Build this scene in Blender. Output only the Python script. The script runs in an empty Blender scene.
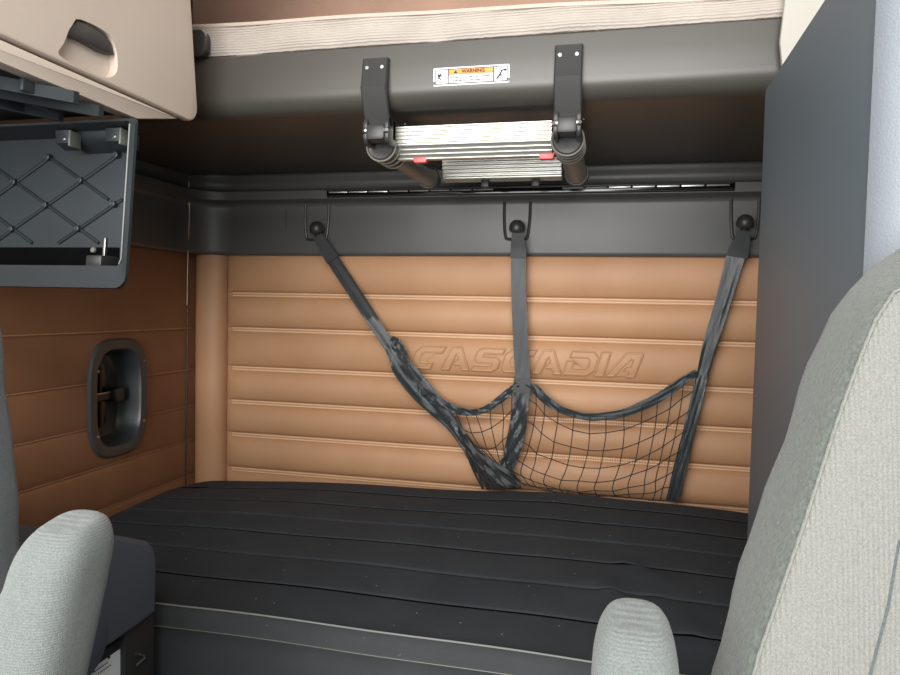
import bpy, bmesh, math, random
from mathutils import Vector, Matrix
random.seed(7)
C = bpy.context.scene.collection
PI = math.pi

# ------------------------------------------------------------------ camera (solved from the photo's vanishing points)
F, CX, CY = 683.0, 450.0, 337.5
CAM = Vector((0, 0, 1.36))
Yd = Vector((609 - CX, 310 - CY, F)).normalized()
Xd = Vector((2950, 92.5, -F)); Xd -= Xd.dot(Yd) * Yd; Xd.normalize()
Zd = Xd.cross(Yd)
RC = Matrix((Xd, Yd, Zd))                 # camera (x right, y down, z forward) -> world


def ray(px, py): return RC @ Vector((px - CX, py - CY, F))
def on_y(px, py, Y): d = ray(px, py); return CAM + d * (Y / d.y)
def on_x(px, py, X): d = ray(px, py); return CAM + d * (X / d.x)
def on_z(px, py, Z): d = ray(px, py); return CAM + d * ((Z - CAM.z) / d.z)
def on_plane(px, py, y0, z0, s):          # plane y = y0 + s (z - z0)
    d = ray(px, py); t = (y0 + s * (CAM.z - z0)) / (d.y - s * d.z); return CAM + d * t


cam = bpy.data.cameras.new('camera'); co = bpy.data.objects.new('camera', cam); C.objects.link(co)
cx_, cy_, cz_ = RC.col[0], RC.col[1], RC.col[2]
co.matrix_world = Matrix(((cx_[0], -cy_[0], -cz_[0], CAM.x), (cx_[1], -cy_[1], -cz_[1], CAM.y), (cx_[2], -cy_[2], -cz_[2], CAM.z), (0, 0, 0, 1)))
cam.sensor_width = 36; cam.lens = F / 900 * 36; cam.clip_start = 0.02
bpy.context.scene.camera = co

# ------------------------------------------------------------------ object helpers
W = {}                                     # world origin of each object


def srgb(r, g, b):
    return tuple(((c / 255) / 12.92 if c / 255 <= .04045 else ((c / 255 + .055) / 1.055) ** 2.4) for c in (r, g, b)) + (1,)


def empty(name, loc, label=None, cat=None, group=None):
    o = bpy.data.objects.new(name, None); C.objects.link(o); o.location = loc; o.empty_display_size = .02
    W[o] = Vector(loc)
    if label: o['label'] = label
    if cat: o['category'] = cat
    if group: o['group'] = group
    return o


def obj(name, bm, m, parent=None, smooth=True, angle=35, label=None, cat=None, group=None, kind=None):
    bmesh.ops.recalc_face_normals(bm, faces=bm.faces)
    if parent is None:
        xs = [v.co for v in bm.verts]
        lo = [min(v[i] for v in xs) for i in range(3)]; hi = [max(v[i] for v in xs) for i in range(3)]
        org = Vector(((lo[0] + hi[0]) / 2, (lo[1] + hi[1]) / 2, lo[2])); loc = org
    else:
        org = W[parent]; loc = Vector((0, 0, 0))
    for v in bm.verts: v.co -= org
    me = bpy.data.meshes.new(name); bm.to_mesh(me); bm.free()
    if isinstance(m, (list, tuple)):
        for k in m: me.materials.append(k)
    else: me.materials.append(m)
    o = bpy.data.objects.new(name, me); C.objects.link(o); o.location = loc
    if parent is not None: o.parent = parent
    W[o] = org
    if smooth:
        for p in me.polygons: p.use_smooth = True
        try: me.set_sharp_from_angle(angle=math.radians(angle))
        except Exception: pass
    if label: o['label'] = label
    if cat: o['category'] = cat
    if group: o['group'] = group
    if kind: o['kind'] = kind
    return o


def struct(name, bm, m, **k):
    return obj(name, bm, m, kind='structure', **k)


def B(): return bmesh.new()


def box(bm, x0, x1, y0, y1, z0, z1, bev=0, seg=2, mat=0, M=None):
    t = bmesh.new()
    bmesh.ops.create_cube(t, size=1)
    for v in t.verts:
        v.co = Vector(((x0 + x1) / 2 + v.co.x * (x1 - x0), (y0 + y1) / 2 + v.co.y * (y1 - y0), (z0 + z1) / 2 + v.co.z * (z1 - z0)))
    if bev: bmesh.ops.bevel(t, geom=t.edges[:], offset=bev, segments=seg, affect='EDGES', profile=.5)
    merge(bm, t, mat, M); return bm


def merge(bm, t, mat=0, M=None):
    if M is not None: t.transform(M)
    vm = {}
    for v in t.verts: vm[v] = bm.verts.new(v.co)
    for f in t.faces:
        try:
            g = bm.faces.new([vm[v] for v in f.verts]); g.material_index = mat
        except ValueError: pass
    t.free()


def prism(bm, pts, axis, a, b, bev=0, seg=2, mat=0):
    """polygon pts (u,v) extruded along axis from a to b. axis 'x': (u,v)=(y,z); 'y': (x,z); 'z': (x,y)"""
    def mk(u, v, w): return {'x': (w, u, v), 'y': (u, w, v), 'z': (u, v, w)}[axis]
    t = bmesh.new()
    A = [t.verts.new(mk(u, v, a)) for u, v in pts]; D = [t.verts.new(mk(u, v, b)) for u, v in pts]
    n = len(pts)
    for i in range(n): t.faces.new((A[i], A[(i + 1) % n], D[(i + 1) % n], D[i]))
    f1 = t.faces.new(A); f2 = t.faces.new(D)
    bmesh.ops.recalc_face_normals(t, faces=t.faces)
    if bev:
        es = list(set(f1.edges[:] + f2.edges[:]))
        bmesh.ops.bevel(t, geom=es, offset=bev, segments=seg, affect='EDGES', profile=.5)
    merge(bm, t, mat); return bm


def rrect(u0, u1, v0, v1, r, n=6):
    rr = r if isinstance(r, (list, tuple)) else (r,) * 4       # corners: (u0v0, u1v0, u1v1, u0v1)
    out = []
    for (cu, cv, a0, q) in ((u0 + rr[0], v0 + rr[0], PI, rr[0]), (u1 - rr[1], v0 + rr[1], 1.5 * PI, rr[1]), (u1 - rr[2], v1 - rr[2], 0, rr[2]), (u0 + rr[3], v1 - rr[3], .5 * PI, rr[3])):
        for i in range(n + 1):
            a = a0 + i / n * PI / 2; out.append((cu + q * math.cos(a), cv + q * math.sin(a)))
    return out


def tube(bm, path, r, n=8, closed=False, cap=True, mat=0):
    P = [Vector(p) for p in path]; N = len(P); rings = []
    up = Vector((0, 0, 1)); prev = None
    for i in range(N):
        if closed: T = (P[(i + 1) % N] - P[i - 1])
        else: T = P[min(i + 1, N - 1)] - P[max(i - 1, 0)]
        if T.length < 1e-9: T = Vector((0, 0, 1))
        T.normalize()
        if prev is None:
            a = T.cross(up)
            if a.length < .1: a = T.cross(Vector((1, 0, 0)))
        else:
            a = prev - prev.dot(T) * T
            if a.length < 1e-6: a = T.cross(up)
        a.normalize(); b = T.cross(a); prev = a
        rad = r[i] if isinstance(r, (list, tuple)) else r
        rings.append([bm.verts.new(P[i] + (a * math.cos(2 * PI * k / n) + b * math.sin(2 * PI * k / n)) * rad) for k in range(n)])
    for i in range(N if closed else N - 1):
        A, D = rings[i], rings[(i + 1) % N]
        for k in range(n):
            f = bm.faces.new((A[k], A[(k + 1) % n], D[(k + 1) % n], D[k])); f.material_index = mat
    if cap and not closed:
        bm.faces.new(rings[0]).material_index = mat; bm.faces.new(rings[-1]).material_index = mat
    return bm


def lathe(bm, prof, M, n=20, mat=0):
    """prof (r,h) around local z, placed with matrix M"""
    rings = []
    for r, h in prof:
        if r < 1e-6: rings.append([bm.verts.new(M @ Vector((0, 0, h)))])
        else: rings.append([bm.verts.new(M @ Vector((r * math.cos(2 * PI * k / n), r * math.sin(2 * PI * k / n), h))) for k in range(n)])
    for A, D in zip(rings, rings[1:]):
        for k in range(n):
            vs = []
            for q in (A[k % len(A)], A[(k + 1) % len(A)], D[(k + 1) % len(D)], D[k % len(D)]):
                if q not in vs: vs.append(q)
            if len(vs) > 2: bm.faces.new(vs).material_index = mat
    for R_ in (rings[0], rings[-1]):
        if len(R_) > 2: bm.faces.new(R_).material_index = mat
    return bm


def axisM(loc, d):
    d = Vector(d).normalized(); q = d.to_track_quat('Z', 'Y')
    return Matrix.Translation(loc) @ q.to_matrix().to_4x4()


def loft(bm, rings, closed=True, caps=True, mat=0):
    V = [[bm.verts.new(p) for p in r] for r in rings]
    n = len(V[0])
    for A, D in zip(V, V[1:]):
        for k in range(n if closed else n - 1):
            bm.faces.new((A[k], A[(k + 1) % n], D[(k + 1) % n], D[k])).material_index = mat
    if caps and closed:
        bm.faces.new(V[0]).material_index = mat; bm.faces.new(V[-1]).material_index = mat
    return bm


def spline(pts, m=8):
    """Catmull-Rom through tuples"""
    P = [tuple(p) for p in pts]; P = [tuple(2 * a - b for a, b in zip(P[0], P[1]))] + P + [tuple(2 * a - b for a, b in zip(P[-1], P[-2]))]
    out = []
    for i in range(1, len(P) - 2):
        for j in range(m):
            t = j / m; q = []
            for a, b, c, d in zip(P[i - 1], P[i], P[i + 1], P[i + 2]):
                q.append(.5 * (2 * b + (c - a) * t + (2 * a - 5 * b + 4 * c - d) * t * t + (3 * b - a - 3 * c + d) * t ** 3))
            out.append(tuple(q))
    out.append(P[-2]); return out


def lerp_tab(tab, t):
    if t <= tab[0][0]: return tab[0][1]
    for (a, u), (b, v) in zip(tab, tab[1:]):
        if t <= b: return u + (v - u) * (t - a) / (b - a)
    return tab[-1][1]


# ------------------------------------------------------------------ materials
def material(name, col, rough=.5, metal=0, bump=None, var=None, spec=.5, sheen=0, coat=0, specks=None, wave=None, detail=6):
    """bump=(scale,strength,dist)  var=(scale, colour2)  wave=(axis, scale, strength, distortion)  specks=(scale, threshold, colour)"""
    m = bpy.data.materials.new(name); m.use_nodes = True; nt = m.node_tree; b = nt.nodes['Principled BSDF']
    L = nt.links.new
    b.inputs['Base Color'].default_value = col; b.inputs['Roughness'].default_value = rough; b.inputs['Metallic'].default_value = metal
    b.inputs['Specular IOR Level'].default_value = spec
    if sheen: b.inputs['Sheen Weight'].default_value = sheen; b.inputs['Sheen Roughness'].default_value = .5
    if coat: b.inputs['Coat Weight'].default_value = coat; b.inputs['Coat Roughness'].default_value = .15
    tc = nt.nodes.new('ShaderNodeTexCoord'); src = tc.outputs['Object']
    cout = None
    if var:
        n = nt.nodes.new('ShaderNodeTexNoise'); n.inputs['Scale'].default_value = var[0]; n.inputs['Detail'].default_value = detail; L(src, n.inputs['Vector'])
        r = nt.nodes.new('ShaderNodeValToRGB'); r.color_ramp.elements[0].position = .35; r.color_ramp.elements[1].position = .65
        r.color_ramp.elements[0].color = col; r.color_ramp.elements[1].color = var[1]; L(n.outputs['Fac'], r.inputs['Fac']); cout = r.outputs['Color']
    nrm = None
    if wave:
        w = nt.nodes.new('ShaderNodeTexWave'); w.wave_type = 'BANDS'; w.bands_direction = wave[0]; w.inputs['Scale'].default_value = wave[1]
        w.inputs['Distortion'].default_value = wave[3]; w.inputs['Detail'].default_value = 1; w.inputs['Detail Scale'].default_value = 1.5; L(src, w.inputs['Vector'])
        bp = nt.nodes.new('ShaderNodeBump'); bp.inputs['Strength'].default_value = wave[2]; bp.inputs['Distance'].default_value = .002
        L(w.outputs['Fac'], bp.inputs['Height']); nrm = bp.outputs['Normal']
        if len(wave) > 4:
            mx = nt.nodes.new('ShaderNodeMix'); mx.data_type = 'RGBA'; mx.blend_type = 'MULTIPLY'
            mp = nt.nodes.new('ShaderNodeMapRange'); mp.inputs['To Min'].default_value = wave[4]; mp.inputs['To Max'].default_value = 1; L(w.outputs['Fac'], mp.inputs['Value'])
            mx.inputs['Factor'].default_value = 1
            if cout: L(cout, mx.inputs['A'])
            else: mx.inputs['A'].default_value = col
            L(mp.outputs['Result'], mx.inputs['B']); cout = mx.outputs['Result']
    if bump:
        n2 = nt.nodes.new('ShaderNodeTexNoise'); n2.inputs['Scale'].default_value = bump[0]; n2.inputs['Detail'].default_value = 4; L(src, n2.inputs['Vector'])
        bp2 = nt.nodes.new('ShaderNodeBump'); bp2.inputs['Strength'].default_value = bump[1]; bp2.inputs['Distance'].default_value = bump[2]
        L(n2.outputs['Fac'], bp2.inputs['Height'])
        if nrm: L(nrm, bp2.inputs['Normal'])
        nrm = bp2.outputs['Normal']
    if specks:
        vo = nt.nodes.new('ShaderNodeTexVoronoi'); vo.inputs['Scale'].default_value = specks[0]; L(src, vo.inputs['Vector'])
        lt = nt.nodes.new('ShaderNodeMath'); lt.operation = 'LESS_THAN'; lt.inputs[1].default_value = specks[1]; L(vo.outputs['Distance'], lt.inputs[0])
        mx = nt.nodes.new('ShaderNodeMix'); mx.data_type = 'RGBA'; L(lt.outputs[0], mx.inputs['Factor'])
        if cout: L(cout, mx.inputs['A'])
        else: mx.inputs['A'].default_value = col
        mx.inputs['B'].default_value = specks[2]; cout = mx.outputs['Result']
    if cout: L(cout, b.inputs['Base Color'])
    if nrm: L(nrm, b.inputs['Normal'])
    return m


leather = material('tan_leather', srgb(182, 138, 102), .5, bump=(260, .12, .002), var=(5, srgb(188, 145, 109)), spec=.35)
leather_shaded = material('tan_leather_shaded', srgb(138, 98, 70), .55, bump=(260, .12, .002), var=(5, srgb(146, 105, 76)), spec=.3)  # same leather as the rear wall, with its shade put into the colour
thread = material('stitch_thread', srgb(236, 206, 168), .7)
thread_shaded = material('stitch_thread_shaded', srgb(186, 142, 106), .7)  # left wall thread, darkened along with the shaded leather
black = material('black_plastic', srgb(46, 46, 46), .42, bump=(500, .05, .001), var=(9, srgb(50, 50, 49)))
trimmat = material('charcoal_trim', srgb(78, 78, 76), .42, bump=(420, .06, .001), var=(6, srgb(83, 83, 81)))
trayin = material('tray_plastic', srgb(38, 45, 48), .5, bump=(300, .06, .001), var=(8, srgb(33, 40, 43)))
bunkmat = material('bunk_shell_plastic', srgb(66, 63, 58), .38, bump=(400, .05, .001), var=(3, srgb(71, 68, 63)))
bezelm = material('slate_black_plastic', srgb(58, 62, 64), .32, bump=(420, .05, .001), var=(6, srgb(62, 66, 68)))
gloss = material('gloss_black', srgb(14, 14, 14), .12)
cream = material('cream_plastic', srgb(196, 182, 169), .45, bump=(420, .04, .001), var=(4, srgb(201, 187, 174)))
creamwall = material('cream_vinyl', srgb(164, 161, 151), .6, var=(4, srgb(169, 166, 156)))
brownwall = material('mauve_fabric', srgb(148, 120, 104), .9, bump=(200, .2, .002), var=(4, srgb(136, 110, 95)))
quilt = material('cream_ribbed_ticking', srgb(176, 167, 157), .9, wave=('Z', 50, .7, 1.6, .86), bump=(60, .3, .004), var=(14, srgb(186, 177, 167)))
bed = material('black_bed_fabric', srgb(46, 50, 54), .8, bump=(14, .25, .01), var=(7, srgb(51, 55, 59)), specks=(26, .05, srgb(125, 125, 125)), spec=.3)
groovem = material('black_groove', srgb(10, 10, 11), .95, var=(9, srgb(13, 13, 14)), spec=.02)
bedfront = material('grey_bed_border', srgb(62, 64, 66), .8, bump=(14, .3, .01), var=(7, srgb(56, 58, 60)), specks=(34, .03, srgb(120, 120, 120)), spec=.3)
piping = material('pale_piping', srgb(132, 133, 130), .7)
alu = material('brushed_aluminium', srgb(214, 214, 206), .36, metal=.7, bump=(300, .04, .001), var=(30, srgb(206, 206, 198)))
railmat = material('ladder_grey_plastic', srgb(112, 112, 104), .35, var=(9, srgb(118, 118, 110)))
ringm = material('pale_ring_plastic', srgb(112, 110, 102), .4, var=(9, srgb(118, 116, 108)))
red = material('red_plastic', srgb(232, 82, 84), .4, var=(9, srgb(225, 76, 78)))
screwm = material('screw_steel', srgb(150, 150, 146), .35, metal=1, var=(9, srgb(190, 190, 186)))
webbing = material('black_webbing', srgb(43, 50, 52), .3, wave=('X', 100, .3, 0.3), var=(40, srgb(40, 47, 49)), spec=.6, sheen=.3)
websew = material('black_webbing_folded_dark', srgb(34, 36, 36), .55, var=(40, srgb(40, 43, 44)))
cord = material('black_net_cord', srgb(36, 34, 34), .75, var=(60, srgb(44, 42, 42)))
tweed = material('grey_tweed', srgb(106, 107, 102), .95, wave=('X', 95, .3, .6, .95), bump=(900, .5, .0015), var=(800, srgb(125, 125, 119)), sheen=.15)
tweed_h = material('grey_tweed_crosswise', srgb(92, 97, 95), .95, wave=('Z', 150, .3, .5, .92), bump=(900, .5, .0015), var=(800, srgb(113, 118, 115)), sheen=.15)
velour = material('grey_green_velour', srgb(74, 80, 74), .95, bump=(700, .6, .002), var=(300, srgb(94, 100, 93)), sheen=.2, specks=(120, .05, srgb(140, 145, 140)))
velour_shaded = material('grey_velour_shaded', srgb(70, 76, 78), .95, bump=(700, .6, .002), var=(400, srgb(84, 90, 92)), sheen=.2, specks=(120, .05, srgb(120, 125, 125)))  # left seat fabric, its shadow put into the colour
cabside = material('slate_plastic', srgb(84, 94, 101), .5, bump=(500, .05, .001), var=(3, srgb(88, 98, 105)))
cabfront = material('pale_grained_vinyl', srgb(120, 126, 132), .42, bump=(420, .28, .002), var=(6, srgb(126, 132, 138)))
consolem = material('charcoal_console', srgb(84, 90, 101), .6, bump=(300, .08, .001), var=(5, srgb(88, 94, 105)))
paper = material('white_paper', srgb(246, 248, 250), .6, var=(8, srgb(230, 234, 240)))
ink = material('dark_ink', srgb(52, 50, 50), .7)
orange = material('orange_print', srgb(243, 150, 62), .6)
floorm = material('dark_floor_mat', srgb(50, 50, 50), .8, bump=(90, .3, .004), var=(6, srgb(58, 58, 58)))
ceilm = material('ceiling_fabric', srgb(188, 178, 165), .9, bump=(200, .2, .002), var=(5, srgb(180, 170, 157)))

# ------------------------------------------------------------------ setting: rear wall
BY = 2.30; LX = -1.517; RX = 0.95
SE = [1.541, 1.381, 1.252, 1.107, .981, .858, .727, .58]


def back_y(z):
    for a, b in zip(SE, SE[1:]):
        if a >= z >= b:
            fl = .017
            if z < b + fl: return BY - .007
            t = (a - z) / (a - b - fl)
            return BY - .003 - .024 * (max(0, 4 * t * (1 - t)) ** .62)
    return BY


bm = B(); zs = []
for a, b in zip(SE, SE[1:]):
    fl = .017
    for i in range(17): zs.append(a - (a - b - fl) * (.5 - .5 * math.cos(PI * i / 16)))
    zs += [b + fl - .0005, b + .001]
xs = [-1.387 + .006 * i for i in range(4)] + [-1.36 + (RX + 1.36) * i / 60 for i in range(61)]
ex = lambda x: min(1, max(0, (x + 1.387) / .03)) ** .5
rows = [[(x, BY - (BY - back_y(z)) * ex(x), z) for x in xs] for z in zs]
loft(bm, rows, closed=False)
wall_back = struct('wall_back', bm, leather)
wall_back['label'] = 'tan leather rear wall with horizontal padded bands'

bm = B()
for s in SE[1:-1]:
    for dz in (.0040, .0130):
        x = -1.36
        while x < RX - .02:
            y = BY - .0075
            box(bm, x, x + .0052, y - .0024, y + .001, s + dz - .0016, s + dz + .0016); x += .0078
obj('stitching', bm, thread, wall_back, smooth=False, label='pale double stitch lines along the leather bands')

# raised lettering C A S C A D I A
LET = {
    'C': (1.55, [(.28, 1), (1.55, 1), (1.45, .74), (.52, .74), (.36, .62), (.36, .38), (.5, .26), (1.1, .26), (1.02, 0), (.2, 0), (0, .18), (0, .74)]),
    'A': (1.5, [(0, 0), (.62, 1), (1.12, 1), (1.5, 0), (1.13, 0), (1.05, .24), (.72, .24), (.86, .46), (.98, .46), (.86, .74), (.42, 0)]),
    'S': (1.5, [(.3, 1), (1.5, 1), (1.42, .77), (.5, .77), (.46, .62), (1.2, .62), (1.42, .46), (1.38, .16), (1.15, 0), (0, 0), (.08, .23), (1.0, .23), (1.04, .38), (.28, .38), (.06, .54), (.08, .84)]),
    'D': (1.5, [(.1, 1), (1.2, 1), (1.5, .76), (1.5, .24), (1.2, 0), (0, 0), (0, .58), (.36, .58), (.36, .26), (1.0, .26), (1.14, .38), (1.14, .62), (1.0, .74), (.1, .74)]),
    'I': (.42, [(0, 0), (.42, 0), (.42, 1), (0, 1)]),
    'V': (1.5, [(0, 0), (.72, 1), (1.5, 1), (1.42, 0), (1.08, 0), (1.08, .24), (.78, .24), (.9, .44), (1.1, .44), (1.1, .74), (.98, .74), (.42, 0)]),
}
word = ['C', 'A', 'S', 'C', 'A', 'D', 'I', 'V']
gap = .1; tot = sum(LET[c][0] for c in word) + gap * 7
X0, X1, LZ, LH = -.662, .112, 1.146, .076
sc = (X1 - X0 - .3 * LH) / tot
bm = B(); t = bmesh.new(); cur = X0
surf = lambda z: back_y(z)
for ch in word:
    w, P = LET[ch]
    pl = [(cur + u * sc + .3 * LH * v * (0 if ch == 'A' else 1), LZ + v * LH) for u, v in P]
    vs = [t.verts.new((x, 0, z)) for x, z in pl]
    t.faces.new(vs)
    path = []
    for (a, b) in zip(pl, pl[1:] + pl[:1]):
        n = max(2, int(math.hypot(b[0] - a[0], b[1] - a[1]) / .008))
        for i in range(n):
            q = i / n; x = a[0] + (b[0] - a[0]) * q; z = a[1] + (b[1] - a[1]) * q
            path.append((x, surf(z) - .0042, z))
    tube(bm, path, .0038, n=6, closed=True)
    cur += (w + gap) * sc
bmesh.ops.triangulate(t, faces=t.faces[:])
for k in range(3):
    bmesh.ops.subdivide_edges(t, edges=[e for e in t.edges if e.calc_length() > .012], cuts=1)
    bmesh.ops.triangulate(t, faces=t.faces[:])
for v in t.verts: v.co.y = surf(v.co.z) - .0052
merge(bm, t)
obj('raised_lettering', bm, leather, wall_back, label='embossed leather lettering reading CASCADIA')

# corner bolster
bm = B(); rows = []
for z in [.6, 1.0, 1.3, 1.5, 1.525, 1.541]:
    q = 1 if z < 1.5 else (.97 if z < 1.54 else .9)
    rows.append([(-1.4485 - .0615 * q * math.cos(PI * i / 18), BY - .002 - .052 * q * math.sin(PI * i / 18) ** .8, z) for i in range(19)])
loft(bm, rows, closed=False)
struct('trim_1', bm, leather, label='padded leather corner bolster')

# upper rear wall, rear wall below
bm = B(); box(bm, LX - .05, RX, BY + .001, BY + .06, 0, 2.5)
struct('wall_rear', bm, brownwall)

# ------------------------------------------------------------------ left wall
SL = [1.545, 1.256, 1.102, .966, .8375, .705, .40]
LC = (1.862, 1.052, .1325, .186)             # latch centre (y,z) and half sizes of its bezel


def left_x(z):
    for a, b in zip(SL, SL[1:]):
        if a >= z >= b:
            t = (a - z) / (a - b); return LX + .010 * (max(0, 4 * t * (1 - t)) ** .5)
    return LX


bm = B(); zs = []
for a, b in zip(SL, SL[1:]):
    n = max(12, int((a - b) / .012))
    for i in range(n): zs.append(a - (a - b) * (.5 - .5 * math.cos(PI * i / n)))
zs.append(SL[-1])
ys = [.45 + (BY - .45) * i / 150 for i in range(151)]
V = [[bm.verts.new((left_x(z), y, z)) for y in ys] for z in zs]
for i in range(len(zs) - 1):
    for j in range(len(ys) - 1):
        yc = (ys[j] + ys[j + 1]) / 2 - LC[0]; zc = (zs[i] + zs[i + 1]) / 2 - LC[1]
        if (abs(yc) / (LC[2] - .018)) ** 3.2 + (abs(zc) / (LC[3] - .018)) ** 3.2 < 1: continue
        bm.faces.new((V[i][j], V[i][j + 1], V[i + 1][j + 1], V[i + 1][j]))
bmesh.ops.delete(bm, geom=[v for v in bm.verts if not v.link_faces], context='VERTS')
wall_left = struct('wall_left', bm, leather_shaded, label='leather left wall with horizontal seams, coloured darker for shade')
bm = B()
for s in SL[1:-1]:
    y = .5
    while y < 2.28:
        abs(y - LC[0]) < LC[2] - .01 and abs(s - LC[1]) < LC[3] or box(bm, LX + .0005, LX + .0042, y, y + .008, s + .003, s + .006)
        y += .0105
obj('stitching', bm, thread_shaded, wall_left, smooth=False)
bm = B(); box(bm, LX - .16, LX - .11, .45, BY + .06, 0, 2.5)
struct('wall_outer', bm, black)
# panel joint on the left wall
bm = B()
tube(bm, [(LX + .014, 2.222, 1.50), (LX + .013, 2.221, 1.2), (LX + .013, 2.218, .9), (LX + .011, 2.216, .66)], .0028, n=6)
struct('trim_2', bm, black, label='thin dark vertical panel joint on the leather left wall')

# black trim band swept round the corner: path along the left wall, arc, rear wall
AR = .17
pth = [((LX + .004, y), (1, 0)) for y in (.9, 1.4, 1.9)]
ac = (LX + .004 + AR, 2.292 - AR)
for i in range(15):
    a = PI - i / 14 * PI / 2
    pth.append(((ac[0] + AR * math.cos(a), ac[1] + AR * math.sin(a)), (-math.cos(a), -math.sin(a))))
pth += [((x, 2.292), (0, -1)) for x in (-1.2, -.9, -.4, .1, .5, RX)]
prof = [(0, 1.533), (.022, 1.533), (.027, 1.537), (.029, 1.545), (.024, 1.70), (.026, 1.710), (.034, 1.718), (.06, 1.722), (.066, 1.726), (.066, 1.754), (.060, 1.759), (.030, 1.765), (.026, 1.770), (.026, 1.795), (.034, 1.802), (.034, 1.825), (0, 1.825)]
bm = B()
loft(bm, [[(p[0] + n[0] * d, p[1] + n[1] * d, z) for d, z in prof] for p, n in pth])
struct('trim_3', bm, trimmat, angle=50, label='charcoal plastic band between leather and upper bunk')
bm = B(); box(bm, -1.139, -1.137, 2.2655, 2.275, 1.55, 1.70)
struct('trim_4', bm, black)
# upper-left dark wall lining
bm = B(); box(bm, LX - .05, LX + .002, .45, BY, 1.55, 2.5)
struct('wall_left_upper', bm, black)
# thread hanging down the joint, pale
bm = B(); tube(bm, [on_x(189, 181, LX + .045), on_x(188.5, 195, LX + .045), on_x(189.6, 208, LX + .044), on_x(188, 250, LX + .043), on_x(187, 305, LX + .03)], .0016, n=6)
struct('trim_6', bm, thread, label='pale thin edge line of the panel joint on the black corner')

# right side, floor, ceiling
bm = B(); box(bm, RX, RX + .05, .45, BY, 0, 2.5); struct('wall_right', bm, creamwall)
bm = B(); box(bm, LX - .2, RX + .1, -1.6, BY + .06, -.05, 0); struct('floor', bm, floorm)
bm = B(); box(bm, LX - .2, RX + .1, -.1, BY + .06, 2.5, 2.55); struct('ceiling', bm, ceilm)
bm = B()
pts = [on_y(p[0], p[1], 1.445) for p in ((785, 0), (780, 41), (782, 64))]
prism(bm, [(pts[0].x + .002, 2.3), (pts[0].x, pts[0].z), (pts[1].x, pts[1].z), (pts[2].x, pts[2].z), (.33, 1.80), (.60, 1.76), (RX, 1.76), (RX, 2.3)], 'y', 1.445, 1.458, bev=.003)
struct('trim_5', bm, creamwall, label='cream panel beside the upper bunk above the grey cabinet')

# ------------------------------------------------------------------ lower mattress
MX0, MX1, MY0, MY1, MZ = -1.475, .935, 1.305, 2.168, .690
CREST = [(-1.475, .722), (-1.33, .735), (-1.045, .755), (-.676, .768), (-.40, .778), (-.136, .793), (.144, .786), (.43, .773), (.95, .76)]
mt = empty('bunk_mattress', (-.27, 1.79, .42), 'black lower bunk mattress with sewn crosswise channels under the leather rear wall', 'mattress')
grooves = [2.040, 1.918, 1.802, 1.688, 1.562, 1.436]


def top_z(x, y):
    u = (x - MX0) / (MX1 - MX0)
    v = (y - MY0) / (MY1 - MY0)
    v = min(1, max(0, (y - MY0) / (2.115 - MY0)))
    zb = lerp_tab(CREST, x)
    z = (MZ + .002 - .006 * u) * (1 - v) + (zb) * v + .010 * math.sin(PI * v)
    z += .002 * math.sin(5.1 * x + 3 * y) + .0015 * math.sin(11 * x - 7 * y)
    for g in grooves:
        gg = g
        d = abs(y - gg)
        if d < .05: z -= .0055 * math.exp(-(d / .0042) ** 2) + .0014 * math.exp(-(d / .02) ** 2)
    # plump rounded borders
    for d, r in ((x - MX0, .07), (MX1 - x, .07), (MY1 - y, .06)):
        if d < r: z -= .06 * (1 - math.sqrt(max(0, 1 - (1 - max(0, d) / r) ** 2)))
    return z


ysm = [MY0 + .001]
y = MY0 + .012
while y < MY1 - .004:
    ysm.append(y)
    near = min(abs(y - g) for g in grooves)
    y += .0024 if near < .022 else .012
ysm.append(MY1)
xsm = [MX0 + q for q in (0, .003, .008, .016, .028, .045, .07)] + [MX0 + .07 + (MX1 - MX0 - .14) * i / 70 for i in range(1, 71)] + [MX1 - q for q in (.045, .028, .016, .008, .003, 0)]


def corner(x, y):                                    # round the plan corners at the back
    r = .16; cx, cy = MX0 + r, MY1 - r
    if x < cx and y > cy:
        dx, dy = (cx - x) / r, (y - cy) / r; m = max(dx, dy); h = math.hypot(dx, dy)
        if h > 0: return cx - dx * m / h * r, cy + dy * m / h * r
    return x, y


def crease(x, y):                                    # pinched folds near the right end
    z = 0
    for (x0, y0, a, s) in ((.02, 1.56, -.9, .010), (.10, 1.66, -.7, .009), (.16, 1.50, -1.1, .008), (.06, 1.43, -1.0, .007)):
        u = (x - x0) * math.cos(a) + (y - y0) * math.sin(a); v = -(x - x0) * math.sin(a) + (y - y0) * math.cos(a)
        z += s * math.exp(-(u / .09) ** 2 - (v / .014) ** 2)
    return z


bm = B(); rows = []
for y in ysm:
    r = []
    for x in xsm:
        xx, yy = corner(x, y); r.append((xx, yy, top_z(x, y) + crease(x, y)))
    rows.append(r)
loft(bm, rows, closed=False)
qt = obj('quilted_top', bm, [bed, groovem], mt, angle=60)
for p in qt.data.polygons:
    c = p.center + W[mt]; u_ = (c.x - MX0) / (MX1 - MX0)
    if min(abs(c.y - g) for g in grooves) < .0030: p.material_index = 1
bm = B(); rows = []
zf = lambda x: top_z(x, MY0 + .02)
for (dy, dz) in ((.001, 0), (-.012, -.006), (-.020, -.02), (-.022, -.036), (-.0245, -.0395), (-.0225, -.0425), (-.024, -.07), (-.026, -.13), (-.02, -.2), (0, -.24), (.05, -.26)):
    rows.append([(x, MY0 + dy + .003 * math.sin(9 * x) * (1 if dz < -.1 else 0), zf(x) + dz) for x in xsm])
loft(bm, rows, closed=False)
sides = []
obj('front_border', bm, bedfront, mt, angle=60)
bm = B()
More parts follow.
